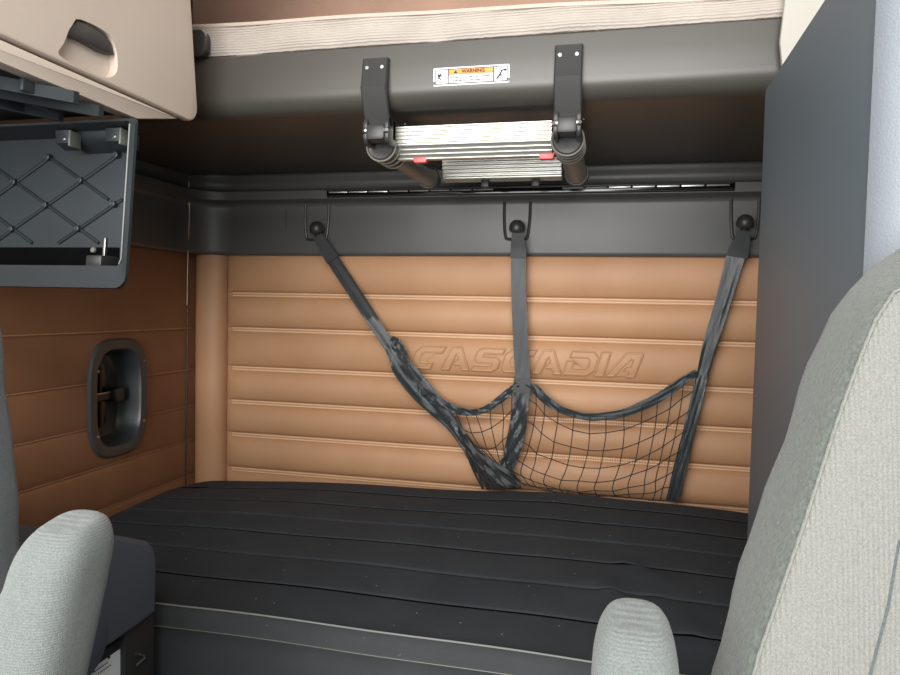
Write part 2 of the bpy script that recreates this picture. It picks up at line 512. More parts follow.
loft(bm, [[(*corner(MX0, y), top_z(MX0, y)) for y in ysm] + [(*corner(x, MY1), top_z(x, MY1)) for x in xsm[1:]] + [(MX1, y, top_z(MX1, y)) for y in ysm[::-1][1:]],
          [(*corner(MX0, y), .42) for y in ysm] + [(*corner(x, MY1), .42) for x in xsm[1:]] + [(MX1, y, .42) for y in ysm[::-1][1:]]], closed=False)
obj('side_border', bm, bed, mt)
bm = B(); tube(bm, [(x, MY0 - .004, zf(x) + .0005) for x in xsm], .0020, n=8); obj('piping', bm, piping, mt, label='pale piping along the top front edge')
bm = B(); tube(bm, [(x, MY0 - .0245, zf(x) - .0395) for x in xsm], .0011, n=6); obj('border_seam', bm, railmat, mt)
bm = B(); box(bm, LX + .02, RX, 1.34, BY - .01, 0, .425, .006); struct('bunk_platform', bm, black)

# ------------------------------------------------------------------ upper bunk, its mattress
ub = empty('upper_bunk', (-.25, 1.85, 1.825), 'dark grey plastic upper bunk platform spanning the sleeper below the cream mattress', 'bunk')
pr = []
r = .045; yf = 1.475
pr += [(yf + .028, 1.940), (yf + .012, 1.943), (yf + .004, 1.938)]
pr += [(yf + .002, 1.90)]
for i in range(9):
    a = PI + i / 8 * PI / 2
    pr.append((yf + .0 + r + r * math.cos(a), 1.803 + r + r * math.sin(a)))
pr += [(1.7, 1.804), (2.0, 1.807), (2.19, 1.811), (2.22, 1.822), (2.22, 1.90), (1.52, 1.91)]
bm = B(); prism(bm, pr, 'x', LX + .005, RX - .005)
obj('platform', bm, bunkmat, ub, angle=40)
bm = B(); prism(bm, rrect(-1.02, -.938, 1.935, 1.998, .02), 'y', 1.452, 1.474, bev=.004)
obj('end_bracket', bm, black, ub)
um = empty('upper_mattress', (-.25, 1.8, 1.944), 'cream ribbed mattress on the upper bunk platform', 'mattress')
bm = B()
rows = []
for i in range(81):
    x = LX + .06 + (RX - LX - .1) * i / 80
    w = .003 * math.sin(13 * x) + .002 * math.sin(29 * x + 1); h = .118 + .004 * math.sin(5 * x)
    top = lerp_tab([(-1.0, 2.020), (-.3, 2.008), (.3, 1.99), (.9, 1.985)], x)
    rows.append([(x, 1.492, 1.9445), (x, 1.484 + w, 1.952), (x, 1.482 + w, (1.945 + top) / 2), (x, 1.488 + w, top - .006), (x, 1.496 + w, top), (x, 1.6, top - .004), (x, 2.15, top - .02), (x, 2.17, top - .04), (x, 2.17, 1.9445)])
loft(bm, rows)
obj('mattress_cover', bm, quilt, um, angle=60)
bm = B()
tube(bm, [(LX + .06 + (RX - LX - .1) * i / 80, 1.489 + .003 * math.sin(13 * (LX + .06 + (RX - LX - .1) * i / 80)), lerp_tab([(-1.0, 2.020), (-.3, 2.008), (.3, 1.99), (.9, 1.985)], LX + .06 + (RX - LX - .1) * i / 80)) for i in range(81)], .0045, n=6)
obj('edge_piping', bm, cream, um)
struct_b = B(); box(struct_b, -1.5, RX, 2.224, 2.298, 1.845, 2.5, .02); struct('wall_back_upper', struct_b, brownwall, label='mauve brown upholstery behind the upper bunk')

# warning sticker on the lip
a = on_y(433, 87.5, 1.474); b = on_y(509.5, 65.5, 1.474)
sx0, sx1, sz0, sz1 = a.x, b.x, 1.843, 1.882
yS = 1.4752
bm = B(); prism(bm, rrect(sx0, sx1, sz0, sz1, .003), 'y', yS, yS + .0018); st = obj('warning_sticker', bm, paper, ub, smooth=False, label='white and orange warning sticker on the bunk lip')
wS = sx1 - sx0
bm = B()
box(bm, sx0 + .004, sx1 - .004, yS - .0004, yS + .0002, sz0 + .003, sz1 - .003)
obj('dark_border', bm, ink, st, smooth=False)
bm = B()
box(bm, sx0 + .006, sx0 + wS * .195, yS - .0008, yS, sz0 + .005, sz1 - .005)
box(bm, sx0 + wS * .21, sx1 - wS * .21, yS - .0008, yS, sz0 + .005, sz1 - .0165)
box(bm, sx1 - wS * .195, sx1 - .006, yS - .0008, yS, sz0 + .005, sz1 - .005)
obj('white_panel', bm, paper, st, smooth=False)
bm = B(); box(bm, sx0 + wS * .21, sx1 - wS * .21, yS - .0008, yS, sz1 - .0155, sz1 - .005); obj('header_band', bm, orange, st, smooth=False, label='orange band reading WARNING')


def text_bm(s, size, x, y, z, center=True):
    cu = bpy.data.curves.new('t', 'FONT'); cu.body = s; cu.size = size; cu.align_x = 'CENTER' if center else 'LEFT'; cu.align_y = 'CENTER'; cu.extrude = .0002; cu.offset = .0005
    o = bpy.data.objects.new('t', cu); C.objects.link(o)
    dg = bpy.context.evaluated_depsgraph_get(); me = bpy.data.meshes.new_from_object(o.evaluated_get(dg))
    t = bmesh.new(); t.from_mesh(me); t.transform(Matrix.Translation((x, y, z)) @ Matrix.Rotation(PI / 2, 4, 'X'))
    bpy.data.objects.remove(o); bpy.data.curves.remove(cu); bpy.data.meshes.remove(me); return t


bm = B(); merge(bm, text_bm('WARNING', .0105, (sx0 + sx1) / 2 + .005, yS - .001, sz1 - .0103))
cxw = (sx0 + sx1) / 2 - .034
prism(bm, [(cxw - .005, sz1 - .0138), (cxw + .005, sz1 - .0138), (cxw, sz1 - .0066)], 'y', yS - .0012, yS - .0006)
for row, zz in enumerate((sz0 + .0165, sz0 + .0095)):
    x = sx0 + wS * .225; end = sx1 - wS * .225
    while x < end - .004:
        w = random.uniform(.003, .009); box(bm, x, min(x + w, end), yS - .0012, yS - .0006, zz - .0011, zz + .0011); x += w + .0014
obj('lettering', bm, ink, st, smooth=False)
bm = B()
ux, uz = sx0 + .009, sz0 + .008
for p, q, w in (((.008, .018), (.004, .011), .0016), ((.004, .011), (.009, .004), .0014), ((.005, .012), (.012, .015), .0012), ((.002, .006), (.004, .011), .0013), ((.001, .013), (.006, .013), .0012)):
    tube(bm, [(ux + p[0], yS - .001, uz + p[1]), (ux + q[0], yS - .001, uz + q[1])], w, n=6)
lathe(bm, [(.0024, 0), (.0024, .0006)], axisM((ux + .0025, yS - .0008, uz + .0155), (0, -1, 0)), n=10)
box(bm, ux + .012, ux + .022, yS - .0012, yS - .0006, uz + .006, uz + .0075)
obj('pictogram', bm, ink, st, smooth=False)
bm = B()
ux = sx1 - wS * .19
for p, q, w in (((.006, .002), (.012, .010), .0018), ((.012, .010), (.016, .018), .0018), ((.010, .008), (.018, .008), .0014), ((.014, .018), (.024, .020), .0013), ((.003, .002), (.009, .002), .0013)):
    tube(bm, [(ux + p[0], yS - .001, uz + p[1]), (ux + q[0], yS - .001, uz + q[1])], w, n=6)
lathe(bm, [(.0028, 0), (.0028, .0006)], axisM((ux + .023, yS - .0008, uz + .019), (0, -1, 0)), n=10)
obj('pictogram', bm, ink, st, smooth=False)

# ------------------------------------------------------------------ folded ladder
ld = empty('folding_ladder', (-.315, 1.47, 1.72), 'folded telescopic ladder with two aluminium steps hinged under the upper bunk', 'ladder')
YB = 1.470
for (x0, x1, zt) in ((-.553, -.493, 1.909), (-.127, -.069, 1.911)):
    xc = (x0 + x1) / 2
    bm = B()
    # strap bent from the lip down to the hinge
    path = [(YB + .003, zt), (YB - .006, 1.86), (YB - .011, 1.842), (YB + .012, 1.79), (YB + .026, 1.765)]
    rows = []
    for (yy, zz) in path:
        rows.append([(x0, yy - .005, zz), (x0 + .003, yy - .008, zz), (x1 - .003, yy - .008, zz), (x1, yy - .005, zz), (x1, yy + .004, zz), (x0, yy + .004, zz)])
    loft(bm, rows)
    for s in (x0, x1 - .010):
        prism(bm, rrect(YB + .003, YB + .06, 1.722, 1.785, .02), 'x', s, s + .010, bev=.002)
    box(bm, x0, x1, YB + .035, YB + .06, 1.735, 1.785, .004)
    br = obj('hinge_bracket', bm, black, ld)
    bm = B(); lathe(bm, [(.0, -.0195), (.019, -.0195), (.021, -.016), (.021, .016), (.019, .0195), (0, .0195)], axisM((xc, YB + .023, 1.750), (1, 0, 0)), n=24)
    box(bm, xc - .0225, xc + .0225, YB - .003, YB + .021, 1.730, 1.766, .008)
    obj('hinge_knuckle', bm, black, br)
    for dx in (-.018, .017):
        bm = B(); lathe(bm, [(.0055, 0), (.0055, .002), (.004, .0035), (0, .0035)], axisM((xc + dx, YB - .006, zt - .022), (0, -1, .05)), n=12)
        obj('screw', bm, screwm, br)
    for dx in (-1, 1):
        bm = B(); lathe(bm, [(.007, 0), (.007, .003), (.004, .006), (0, .006)], axisM((xc + dx * (x1 - x0) / 2 * .82, YB + .004, 1.752), (dx * .6, -1, 0)), n=14)
        obj('pin', bm, screwm, br)
    # telescopic side rail
    side = -1 if xc < -.3 else 1
    xr = -.530 if side < 0 else -.100
    RS = 1.17
    prof_ = [(.004, .004), (.026, .0)]
    h = .004
    for k in range(4):
        prof_ += [(.030 - k * .001, h), (.030 - k * .001, h + .018), (.025, h + .020), (.025, h + .028)]; h += .030
    hs = h
    d = Vector((0, 1, .018)).normalized()
    Mx = axisM((xr, YB + .060, 1.732), d) @ Matrix.Diagonal((RS, RS, 1, 1))
    bm = B(); lathe(bm, prof_, Mx, n=24)
    rl = obj('side_rail', bm, black, ld, angle=30)
    bm = B(); lathe(bm, [(.024, hs - .002), (.024, .40), (.0255, .405), (.0255, .44), (.022, .446), (0, .446)], Mx, n=24)
    obj('smooth_tube', bm, railmat, rl, label='smooth grey tube of the rail')
    for k in range(4):
        bm = B(); n = 28
        tube(bm, [Mx @ Vector((.0302 * math.cos(2 * PI * i / n), .0302 * math.sin(2 * PI * i / n), .004 + k * .030)) for i in range(n)], .0022, n=6, closed=True)
        obj('collar_ring', bm, ringm, rl)
    bm = B(); lathe(bm, [(0, .43), (.028, .43), (.029, .435), (.029, .458), (.02, .464), (0, .464)], Mx, n=20); obj('end_cap', bm, black, rl)


def step_profile(yc, zt, zm, zb, dp, n):
    pts = []
    for i in range(n * 4 + 1):
        t = i / (n * 4); z = zt + (zm - zt) * t
        pts.append((yc + .22 * (zt - z) + (.0045 if (i % 4) in (2, 3) else 0), z))
    for i in range(1, 13):
        t = i / 12; pts.append((yc + .22 * (zt - zm) + .03 * t + (.003 if (i % 4) in (2, 3) else 0), zm + (zb - zm) * t))
    pts += [(yc + dp, zb), (yc + dp, zt)]
    return pts


bm = B(); prism(bm, step_profile(1.545, 1.777, 1.736, 1.710, .06, 5), 'x', -.507, -.137)
obj('step', bm, alu, ld, angle=20, label='near aluminium step with grooved face')
bm = B(); prism(bm, step_profile(2.0, 1.795, 1.742, 1.738, .05, 5), 'x', -.499, -.146)
obj('step', bm, alu, ld, angle=20, label='far aluminium step with grooved face')
for x in (-.450, -.150):
    bm = B(); prism(bm, [(x - .020, 1.7165), (x + .020, 1.7165), (x + .014, 1.702), (x - .014, 1.702)], 'y', 1.584, 1.604, bev=.002); obj('release_button', bm, red, ld, label='red release button under the step')
for x in (-.37, -.22):
    bm = B(); box(bm, x - .012, x + .012, 2.01, 2.04, 1.716, 1.738, .003); obj('step_foot', bm, black, ld)
bm = B(); box(bm, -.35, -.30, 1.60, 1.66, 1.722, 1.736, .003); obj('link_bar', bm, alu, ld)
for x in (-.47, -.035):
    pass
for x, yb_ in ((-.501, 1.624), (-.071, 1.646)):
    bm = B(); lathe(bm, [(.006, 0), (.006, .003), (.003, .006), (0, .006)], axisM((x, yb_, 1.8045), (0, 0, -1)), n=12)
    obj('screw', bm, screwm, ub)

# rail on the trim ledge
mr = empty('mounting_rail', (-.31, 2.226, 1.728), 'long slim glossy black rail with pale strips for its glints along the rear ledge', 'rail')
rx0, rx1 = on_y(327, 190, 2.22).x, on_y(735, 186, 2.22).x
yR = 2.2255
bm = B(); box(bm, rx0, rx1, yR - .010, yR, 1.728, 1.754, .003); obj('channel', bm, gloss, mr)
bm = B(); box(bm, rx0 + .006, rx1 - .006, yR - .014, yR - .009, 1.7485, 1.7525, .001); box(bm, rx0 + .006, rx1 - .006, yR - .014, yR - .009, 1.7295, 1.7325, .001); obj('edge_strip', bm, black, mr)
n = 18
for i in range(n):
    x = rx0 + .01 + (rx1 - rx0 - .02) * i / n; w = (rx1 - rx0 - .02) / n - .006
    if i in (8, 9, 10): continue
    bm = B(); box(bm, x, x + w, yR - .0125, yR - .009, 1.742, 1.7465 if i < 13 else 1.7475, .001); obj('slot_glint', bm, alu if i in (0, 1, 2, 13, 14, 15, 16) else railmat, mr)  # pale strips stand for light glinting on the glossy rail

# ------------------------------------------------------------------ net hooks
YT = 2.265
hook_px = [(317, 228), (517, 227), (745, 222)]
hl = ['black round-headed hook on the rear trim, holding the net strap nearest the leather corner bolster', 'black round-headed hook on the rear trim above the embossed lettering, holding the centre net strap', 'black round-headed hook on the rear trim beside the grey cabinet, holding the right net strap']
HK = []
hx = [(305, 328.5), (504, 530), (731, 759)]
for (px, py), lab, (ha, hb) in zip(hook_px, hl, hx):
    c = on_y(px, py, 2.23); HK.append(c)
    e = empty('net_hook', (c.x, 2.262, c.z - .05), lab, 'hook', 'hooks for the cargo net')
    xa, xb = on_y(ha, 215, 2.262).x, on_y(hb, 215, 2.262).x
    za, zb = 1.712, 1.588
    bm = B(); pth_ = [(xa, 2.266, za), (xa + .001, 2.263, (za + zb) / 2), (xa + .006, 2.262, zb + .012), (xa + .016, 2.262, zb), (xb - .016, 2.262, zb), (xb - .006, 2.262, zb + .012), (xb - .001, 2.263, (za + zb) / 2), (xb, 2.266, za)]
    tube(bm, spline(pth_, 4), .005, n=8); obj('recess_frame', bm, black, e)
    ax = Vector((0, -.38, .92)).normalized()
    bm = B(); lathe(bm, [(0, -.045), (.011, -.045), (.011, .0), (.024, .0), (.0255, .004), (.0255, .012), (.022, .024), (.013, .033), (0, .036)], axisM((c.x, 2.232, c.z - .012), ax), n=24)
    obj('round_head', bm, black, e)
    bm = B(); tube(bm, [(c.x, 2.272, c.z - .05), (c.x, 2.245, c.z - .05), (c.x, 2.238, c.z - .04)], .010, n=12); obj('stem', bm, black, e)

# ------------------------------------------------------------------ cargo net
NY = 2.226
nt_ = empty('cargo_net', (-.2, NY, .74), 'black cargo net on three webbing straps hanging in front of the leather rear wall', 'net')


def np_(px, py, dy=0): return on_y(px, py, NY - dy)


def ribbon(bm, pts, th=.003, folds=None, m=8, nc=9, flip=0):
    """pts: (px,py,width_px,dy) ; folds: table of (t, amplitude, freq, phase speed)"""
    S = spline([(np_(p[0], p[1], p[3]).x, NY - p[3], np_(p[0], p[1], p[3]).z, p[2] * 2.2 / F) for p in pts], m)
    N = len(S); F1, F2 = [], []
    for i, s in enumerate(S):
        a = S[max(0, i - 1)]; b = S[min(N - 1, i + 1)]
        T = Vector((b[0] - a[0], 0, b[2] - a[2])); T.normalize(); D = Vector((T.z, 0, -T.x))
        t = i / (N - 1); am = 0
        if folds: am, fr, ph = lerp_tab(folds[0], t), folds[1], folds[2]
        r1, r2 = [], []
        for k in range(nc):
            u = k / (nc - 1) * 2 - 1
            off = am * (math.sin(fr * u + ph * t * 6) + .6 * math.sin(2.3 * fr * u - ph * t * 11 + 1)) if folds else 0
            p = Vector((s[0], s[1] - off, s[2])) + D * (u * s[3] / 2)
            r1.append(p + Vector((0, -th / 2, 0))); r2.append(p + Vector((0, th / 2, 0)))
        F1.append(r1 + r2[::-1])
    loft(bm, F1); return S


# left strap
bm = B()
ribbon(bm, [(328, 252, 13, .01), (337, 266, 14, .01), (362, 304, 14, .01), (384, 338, 12, .012), (393, 352, 13, .014), (402, 367, 22, .016), (418, 387, 24, .016), (436, 406, 21, .018), (452, 424, 15, .02), (465, 443, 13, .02), (478, 462, 16, .02), (500, 482, 20, .015)],
       folds=([(0, 0.0004), (.3, .0006), (.4, .005), (.65, .007), (1, .004)], 4.5, 1.3))
s1 = obj('strap', bm, [webbing, websew], nt_, label='left strap, slanting and bunched at its lower half')
bm = B(); ribbon(bm, [(318, 236, 11, .026), (322, 242, 12, .022), (328, 252, 14, .016), (333, 260, 15, .0145)], th=.006); obj('strap_loop', bm, websew, s1)
for p in s1.data.polygons:
    if p.center.z + W[nt_].z > 1.315: p.material_index = 1  # upper strap coloured darker to stand for its unlit, sheenless stretch
bm = B(); ribbon(bm, [(391, 338, 8, .012), (397, 345, 12, .016), (404, 356, 9, .02), (408, 364, 5, .02), (417, 380, 6, .024), (424, 395, 9, .026)], folds=([(0, .003), (1, .004)], 5, 2)); obj('twisted_fold', bm, webbing, s1)
# centre strap
bm = B()
ribbon(bm, [(518.5, 246, 15, .01), (518.5, 262, 15, .01), (519, 300, 15, .01), (521, 350, 15, .012), (522.5, 375, 15, .016), (522, 385, 17, .02), (521, 400, 16, .022), (519, 420, 17, .024), (515, 440, 17, .022), (510, 458, 16, .02), (506, 470, 11, .016)],
       folds=([(0, .0003), (.5, .0004), (.60, .002), (.70, .006), (1, .006)], 2.6, 4.2))
s2 = obj('strap', bm, webbing, nt_, label='centre strap hanging upright')
bm = B(); ribbon(bm, [(518, 233, 12, .026), (518, 240, 13, .022), (518.5, 250, 15.5, .016), (518.5, 258, 16, .0145)], th=.006); obj('strap_loop', bm, websew, s2)
bm = B(); ribbon(bm, [(522, 378, 16, .0205), (522, 386, 17.5, .0235), (521.5, 393, 17, .0255)], th=.004); obj('sewn_overlap', bm, websew, s2)
# right strap
bm = B()
ribbon(bm, [(737.5, 250, 17, .01), (733, 266, 16, .01), (722, 305, 14, .01), (710, 345, 13, .012), (703, 372, 11, .014), (699, 388, 11, .018), (694, 410, 11, .018), (688, 435, 11, .018), (682, 460, 12, .018), (676, 485, 12, .016), (672, 501, 12, .012)],
       folds=([(0, .0006), (.3, .002), (.5, .002), (.6, .0015), (.8, .003), (1, .003)], 3.4, 1.7))
s3 = obj('strap', bm, webbing, nt_, label='right strap slanting down beside the grey cabinet')
bm = B(); ribbon(bm, [(743.5, 231, 12, .026), (742, 240, 14, .022), (738.5, 251, 18, .016), (737, 257, 18, .0145)], th=.006); obj('strap_loop', bm, websew, s3)
# hems
hemL = [(432, 398), (445, 405), (460, 411), (476, 412), (490, 407), (502, 398), (511, 390), (518, 384)]
hemR = [(526, 384), (536, 390), (545, 399), (558, 408), (574, 414), (590, 417), (606, 416), (624, 413), (642, 406), (658, 398), (672, 389), (684, 380), (697, 372)]
wl = [10, 9, 8, 6.5, 7, 8, 7, 6]; wr = [6, 9, 9, 7.5, 7, 7.5, 7.5, 8, 9, 9, 9, 8, 6]
bm = B(); ribbon(bm, [(p[0], p[1], w, .022 + .004 * math.sin(i)) for i, (p, w) in enumerate(zip(hemL, wl))], folds=([(0, .002), (1, .002)], 3, 2)); obj('hem', bm, webbing, nt_)
bm = B(); ribbon(bm, [(p[0], p[1], w, .022 + .006 * math.sin(i * .26)) for i, (p, w) in enumerate(zip(hemR, wr))], folds=([(0, .003), (.5, .0006), (1, .002)], 3, 2)); obj('hem', bm, webbing, nt_)


def curve_at(pts, t):
    t = min(1, max(0, t)) * (len(pts) - 1); i = min(int(t), len(pts) - 2); q = t - i
    return (pts[i][0] + (pts[i + 1][0] - pts[i][0]) * q, pts[i][1] + (pts[i + 1][1] - pts[i][1]) * q)


def netting(bm, top, left, right, bottom, nu, nv, sag, r=.0016):
    """Coons patch in picture-plane coordinates of the net's own hanging plane"""
    def S(u, v):
        a = curve_at(top, u); b = curve_at(bottom, u); l = curve_at(left, v); rr = curve_at(right, v)
        p00, p10, p01, p11 = top[0], top[-1], bottom[0], bottom[-1]; o = []
        for k in (0, 1):
            o.append((1 - v) * a[k] + v * b[k] + (1 - u) * l[k] + u * rr[k] - ((1 - u) * (1 - v) * p00[k] + u * (1 - v) * p10[k] + (1 - u) * v * p01[k] + u * v * p11[k]))
        return o
    J = {}
    rnd = random.Random(5)
    for i in range(nu + 1):
        for j in range(nv + 1):
            J[i, j] = ((rnd.random() - .5) * 2.2, (rnd.random() - .5) * 2.2, (rnd.random() - .5) * .008)

    def pt(u, v):
        x, y = S(u, v)
        fu, fv = u * nu, v * nv; i, j = min(int(fu), nu - 1), min(int(fv), nv - 1); a, b = fu - i, fv - j
        jj = [(1 - a) * (1 - b) * J[i, j][k] + a * (1 - b) * J[i + 1, j][k] + (1 - a) * b * J[i, j + 1][k] + a * b * J[i + 1, j + 1][k] for k in range(3)]
        e = min(1, 6 * min(u, 1 - u) + .2) * min(1, 6 * v)
        y += (44 if nu > 8 else 10) * math.sin(PI * u) * v * (1 - v)
        return np_(x + jj[0] * e, y + jj[1] * e, .020 + sag * math.sin(PI * u) * math.sin(PI * min(1, v + .1)) ** .7 + jj[2] * e)
    for i in range(nu + 1):
        tube(bm, [pt(i / nu, k / (nv * 4)) for k in range(nv * 4 + 1)], r, n=5)
    for j in range(1, nv + 1):
        tube(bm, [pt(k / (nu * 4), j / nv) for k in range(nu * 4 + 1)], r, n=5)
    for i in range(nu + 1):
        for j in range(1, nv):
            lathe(bm, [(0, -.003), (.0026, -.001), (.0026, .001), (0, .003)], Matrix.Translation(pt(i / nu, j / nv)), n=6)


bm = B()
netting(bm, hemR, [(526, 384), (526, 400), (522, 425), (516, 450), (510, 468), (520, 482), (527, 486)], [(697, 372), (692, 405), (684, 440), (675, 475), (668, 501)],
        [(527, 486), (545, 489), (580, 493), (620, 497), (650, 500), (668, 502)], 12, 7, .035)
obj('netting', bm, cord, nt_, label='wide sagging net panel right of the centre strap')
bm = B()
netting(bm, [(456, 413), (466, 415), (476, 415), (490, 410), (502, 401), (512, 391)], [(456, 413), (463, 430), (475, 445), (490, 460), (505, 470)], [(512, 391), (512, 410), (510, 435), (507, 455), (506, 470)],
        [(505, 470), (505.2, 470), (505.4, 470), (505.6, 470), (505.8, 470), (506, 470)], 5, 4, .015)
obj('netting', bm, cord, nt_, label='small net panel left of the centre strap')
# gathered bundle at the foot of the net
bm = B(); rnd = random.Random(3)
top_e = [(456, 420), (468, 447), (484, 462), (500, 474), (516, 480)]; bot_e = [(482, 489), (492, 489.5), (502, 489.5), (512, 489), (521, 488)]
for i in range(64):
    t = i / 63; a = curve_at(top_e, t * .9 + rnd.random() * .08); b = curve_at(bot_e, min(1, max(0, t + rnd.uniform(-.1, .1)))); pts_ = []
    bow = rnd.uniform(-1, 3.0) * (1 - t); dd = .008 + rnd.random() * .03
    for k in range(9):
        q = k / 8; pts_.append(np_(a[0] + (b[0] - a[0]) * q - bow * math.sin(PI * q), a[1] + (b[1] - a[1]) * q + bow * math.sin(PI * q) + rnd.uniform(-.4, .4), dd))
    tube(bm, pts_, .0019, n=5)
for i in range(26):
    t = i / 25; pts_ = []
    for k in range(10):
        q = k / 9; a = curve_at(top_e, q); b = curve_at(bot_e, min(1, q + .15)); f = .08 + .9 * t + rnd.uniform(-.03, .03)
        pts_.append(np_(a[0] + (b[0] - a[0]) * f, a[1] + (b[1] - a[1]) * f, .012 + rnd.random() * .015))
    tube(bm, pts_, .0017, n=5)
obj('gathered_netting', bm, cord, nt_, label='netting gathered into a dense bundle at the mattress')
bm = B(); ribbon(bm, [(462, 436, 9, .03), (476, 455, 11, .033), (492, 468, 15, .034), (506, 478, 17, .032), (519, 485, 10, .028)], folds=([(0, .002), (1, .003)], 4, 1)); obj('gathered_hem', bm, websew, nt_)

# ------------------------------------------------------------------ recessed latch on the left wall
lt = empty('recessed_latch', (LX, LC[0], LC[1] - LC[3]), 'black recessed latch handle in an oval bezel on the leather left wall', 'latch')


def sup(hy, hz, x, n=40, e=3.4, dy=0, dz=0):
    out = []
    for i in range(n):
        a = 2 * PI * i / n; c, s = math.cos(a), math.sin(a)
        k = (abs(c) ** e + abs(s) ** e) ** (-1 / e)
        out.append((x, LC[0] + dy + hy * c * k, LC[1] + dz + hz * s * k))
    return out


bm = B(); hy, hz = LC[2], LC[3]; xb = LX + .008
loft(bm, [sup(hy, hz, xb), sup(hy, hz, xb + .007), sup(hy - .004, hz - .004, xb + .011), sup(hy - .026, hz - .026, xb + .012), sup(hy - .032, hz - .032, xb + .009)], caps=False)
bz = obj('bezel', bm, bezelm, lt)
for yy, zz in ((1.762, 1.142), (1.971, 1.160), (1.971, .959), (1.762, .942)):
    bm = B(); lathe(bm, [(.0055, 0), (.0055, .002), (.003, .0035), (0, .0035)], axisM((xb + .0115, yy, zz), (1, 0, 0)), n=12); obj('screw', bm, screwm, bz)
bm = B()
loft(bm, [sup(hy - .032, hz - .032, xb + .009), sup(hy - .036, hz - .036, xb), sup(hy - .044, hz - .044, LX - .04), sup(hy - .055, hz - .056, LX - .055)], caps=False)
bm.faces.new([bm.verts.new(p) for p in sup(hy - .055, hz - .056, LX - .055)])
bmesh.ops.remove_doubles(bm, verts=bm.verts, dist=.0001)
obj('cup', bm, bezelm, lt, angle=50)
bm = B(); prism(bm, rrect(LC[0] - .045, LC[0] + .02, LC[1] - .105, LC[1] + .105, .03), 'x', LX - .0545, LX - .0515); sl = obj('slot', bm, gloss, lt)
bm = B(); box(bm, LX - .053, LX - .046, LC[0] - .012, LC[0] - .002, LC[1] - .1, LC[1] + .1, .003); obj('latch_rod', bm, black, lt)
bm = B(); box(bm, LX - .05, LX - .028, LC[0] - .07, LC[0] + .045, LC[1] - .012, LC[1] + .012, .005); box(bm, LX - .05, LX - .012, LC[0] + .02, LC[0] + .062, LC[1] - .022, LC[1] + .024, .006); obj('lever', bm, black, lt)
bm = B(); box(bm, LX - .034, LX - .026, LC[0] - .066, LC[0] + .02, LC[1] + .010, LC[1] + .015, .002); obj('lever_edge', bm, screwm, lt)

# ------------------------------------------------------------------ overhead cabinet (left)
oc = empty('overhead_cabinet', (-1.15, .9, 1.714), 'cream overhead cabinet with a rounded door above the open black tray', 'cabinet')
OX = -.894
bm = B(); prism(bm, rrect(.48, 1.335, 1.752, 2.42, (.01, .03, .03, .01)), 'x', LX + .01, OX - .022, bev=.004); obj('carcass', bm, cream, oc)
t = bmesh.new(); prism(t, rrect(.46, 1.352, 1.7495, 2.42, (.01, .034, .034, .01), n=8), 'x', OX - .02, OX, bev=.006, seg=3)
# slightly bowed far edge
for v in t.verts:
    if v.co.y > 1.2: v.co.y += .005 - (.07 if v.co.z > 2 else 0)
door_me = bpy.data.meshes.new('d'); bmesh.ops.recalc_face_normals(t, faces=t.faces); t.to_mesh(door_me); t.free()
HPX = [(76, 19), (92, 24), (107, 33), (114, 43), (117.5, 58), (117, 71), (112, 77), (104, 77), (84, 69), (59, 55), (64, 43), (69, 30)]
hp = [(on_x(p[0], p[1], OX).y, on_x(p[0], p[1], OX).z) for p in HPX]
hp = [(q[0], q[1]) for q in spline([hp[-1]] + hp, 3)][3:]
t = bmesh.new(); prism(t, hp, 'x', OX - .017, OX + .03); bmesh.ops.recalc_face_normals(t, faces=t.faces); cme = bpy.data.meshes.new('c'); t.to_mesh(cme); t.free()
do = bpy.data.objects.new('d', door_me); cu_ = bpy.data.objects.new('c', cme); C.objects.link(do); C.objects.link(cu_)
md = do.modifiers.new('b', 'BOOLEAN'); md.operation = 'DIFFERENCE'; md.object = cu_; md.solver = 'EXACT'
dg = bpy.context.evaluated_depsgraph_get(); res = bpy.data.meshes.new_from_object(do.evaluated_get(dg))
t = bmesh.new(); t.from_mesh(res); bpy.data.objects.remove(do); bpy.data.objects.remove(cu_)
door = obj('door', t, cream, oc, angle=30)
HB = [(79, 20.5), (92, 24.5), (106, 33), (113, 43), (116, 55), (111, 54), (102, 51), (94, 46), (83, 40), (68, 34), (71, 27)]
hb = [(on_x(p[0], p[1], OX).y, on_x(p[0], p[1], OX).z) for p in HB]
bm = B(); prism(bm, hb, 'x', OX - .0165, OX - .003, bev=.002); obj('handle', bm, black, door, label='black finger pull')
bm = B(); prism(bm, [(.46, 1.7440), (1.288, 1.7440), (1.28, 1.741), (1.16, 1.709), (.46, 1.713)], 'x', OX - .030, OX - .002, bev=.002); obj('bottom_rail', bm, cream, oc)
bm = B(); box(bm, LX + .02, OX - .012, .46, 1.14, 1.7115, 1.7165, .001); obj('bottom_panel', bm, black, oc)

# ------------------------------------------------------------------ open black tray under the cabinet
tr = empty('storage_tray', (-1.13, 1.16, 1.383), 'open black moulded tray with diamond ribs hanging under the cream cabinet', 'tray')
TX0, TX1, TZ0, TZ1, TY0, TY1 = -1.45, -.866, 1.382, 1.697, 1.115, 1.225
outer = rrect(TX0, TX1, TZ0, TZ1, (.03, .024, .008, .008)); inner = rrect(TX0 + .01, TX1 - .014, TZ0 + .042, TZ1 - .004, (.02, .012, .006, .006))
bm = B(); n = len(outer)
tp = lambda u: u if u < -1.2 else TX0 + (u - TX0) * (TX1 - .084 - TX0) / (TX1 - TX0)
rings = [[(tp(u), TY1, v) for u, v in outer], [(u, TY0 + .006, v) for u, v in outer], [(u * .998 + TX0 * .002, TY0, v) for u, v in outer], [(u, TY0 + .002, v) for u, v in inner], [(tp(u), TY1 - .008, v) for u, v in inner]]
loft(bm, rings, caps=False)
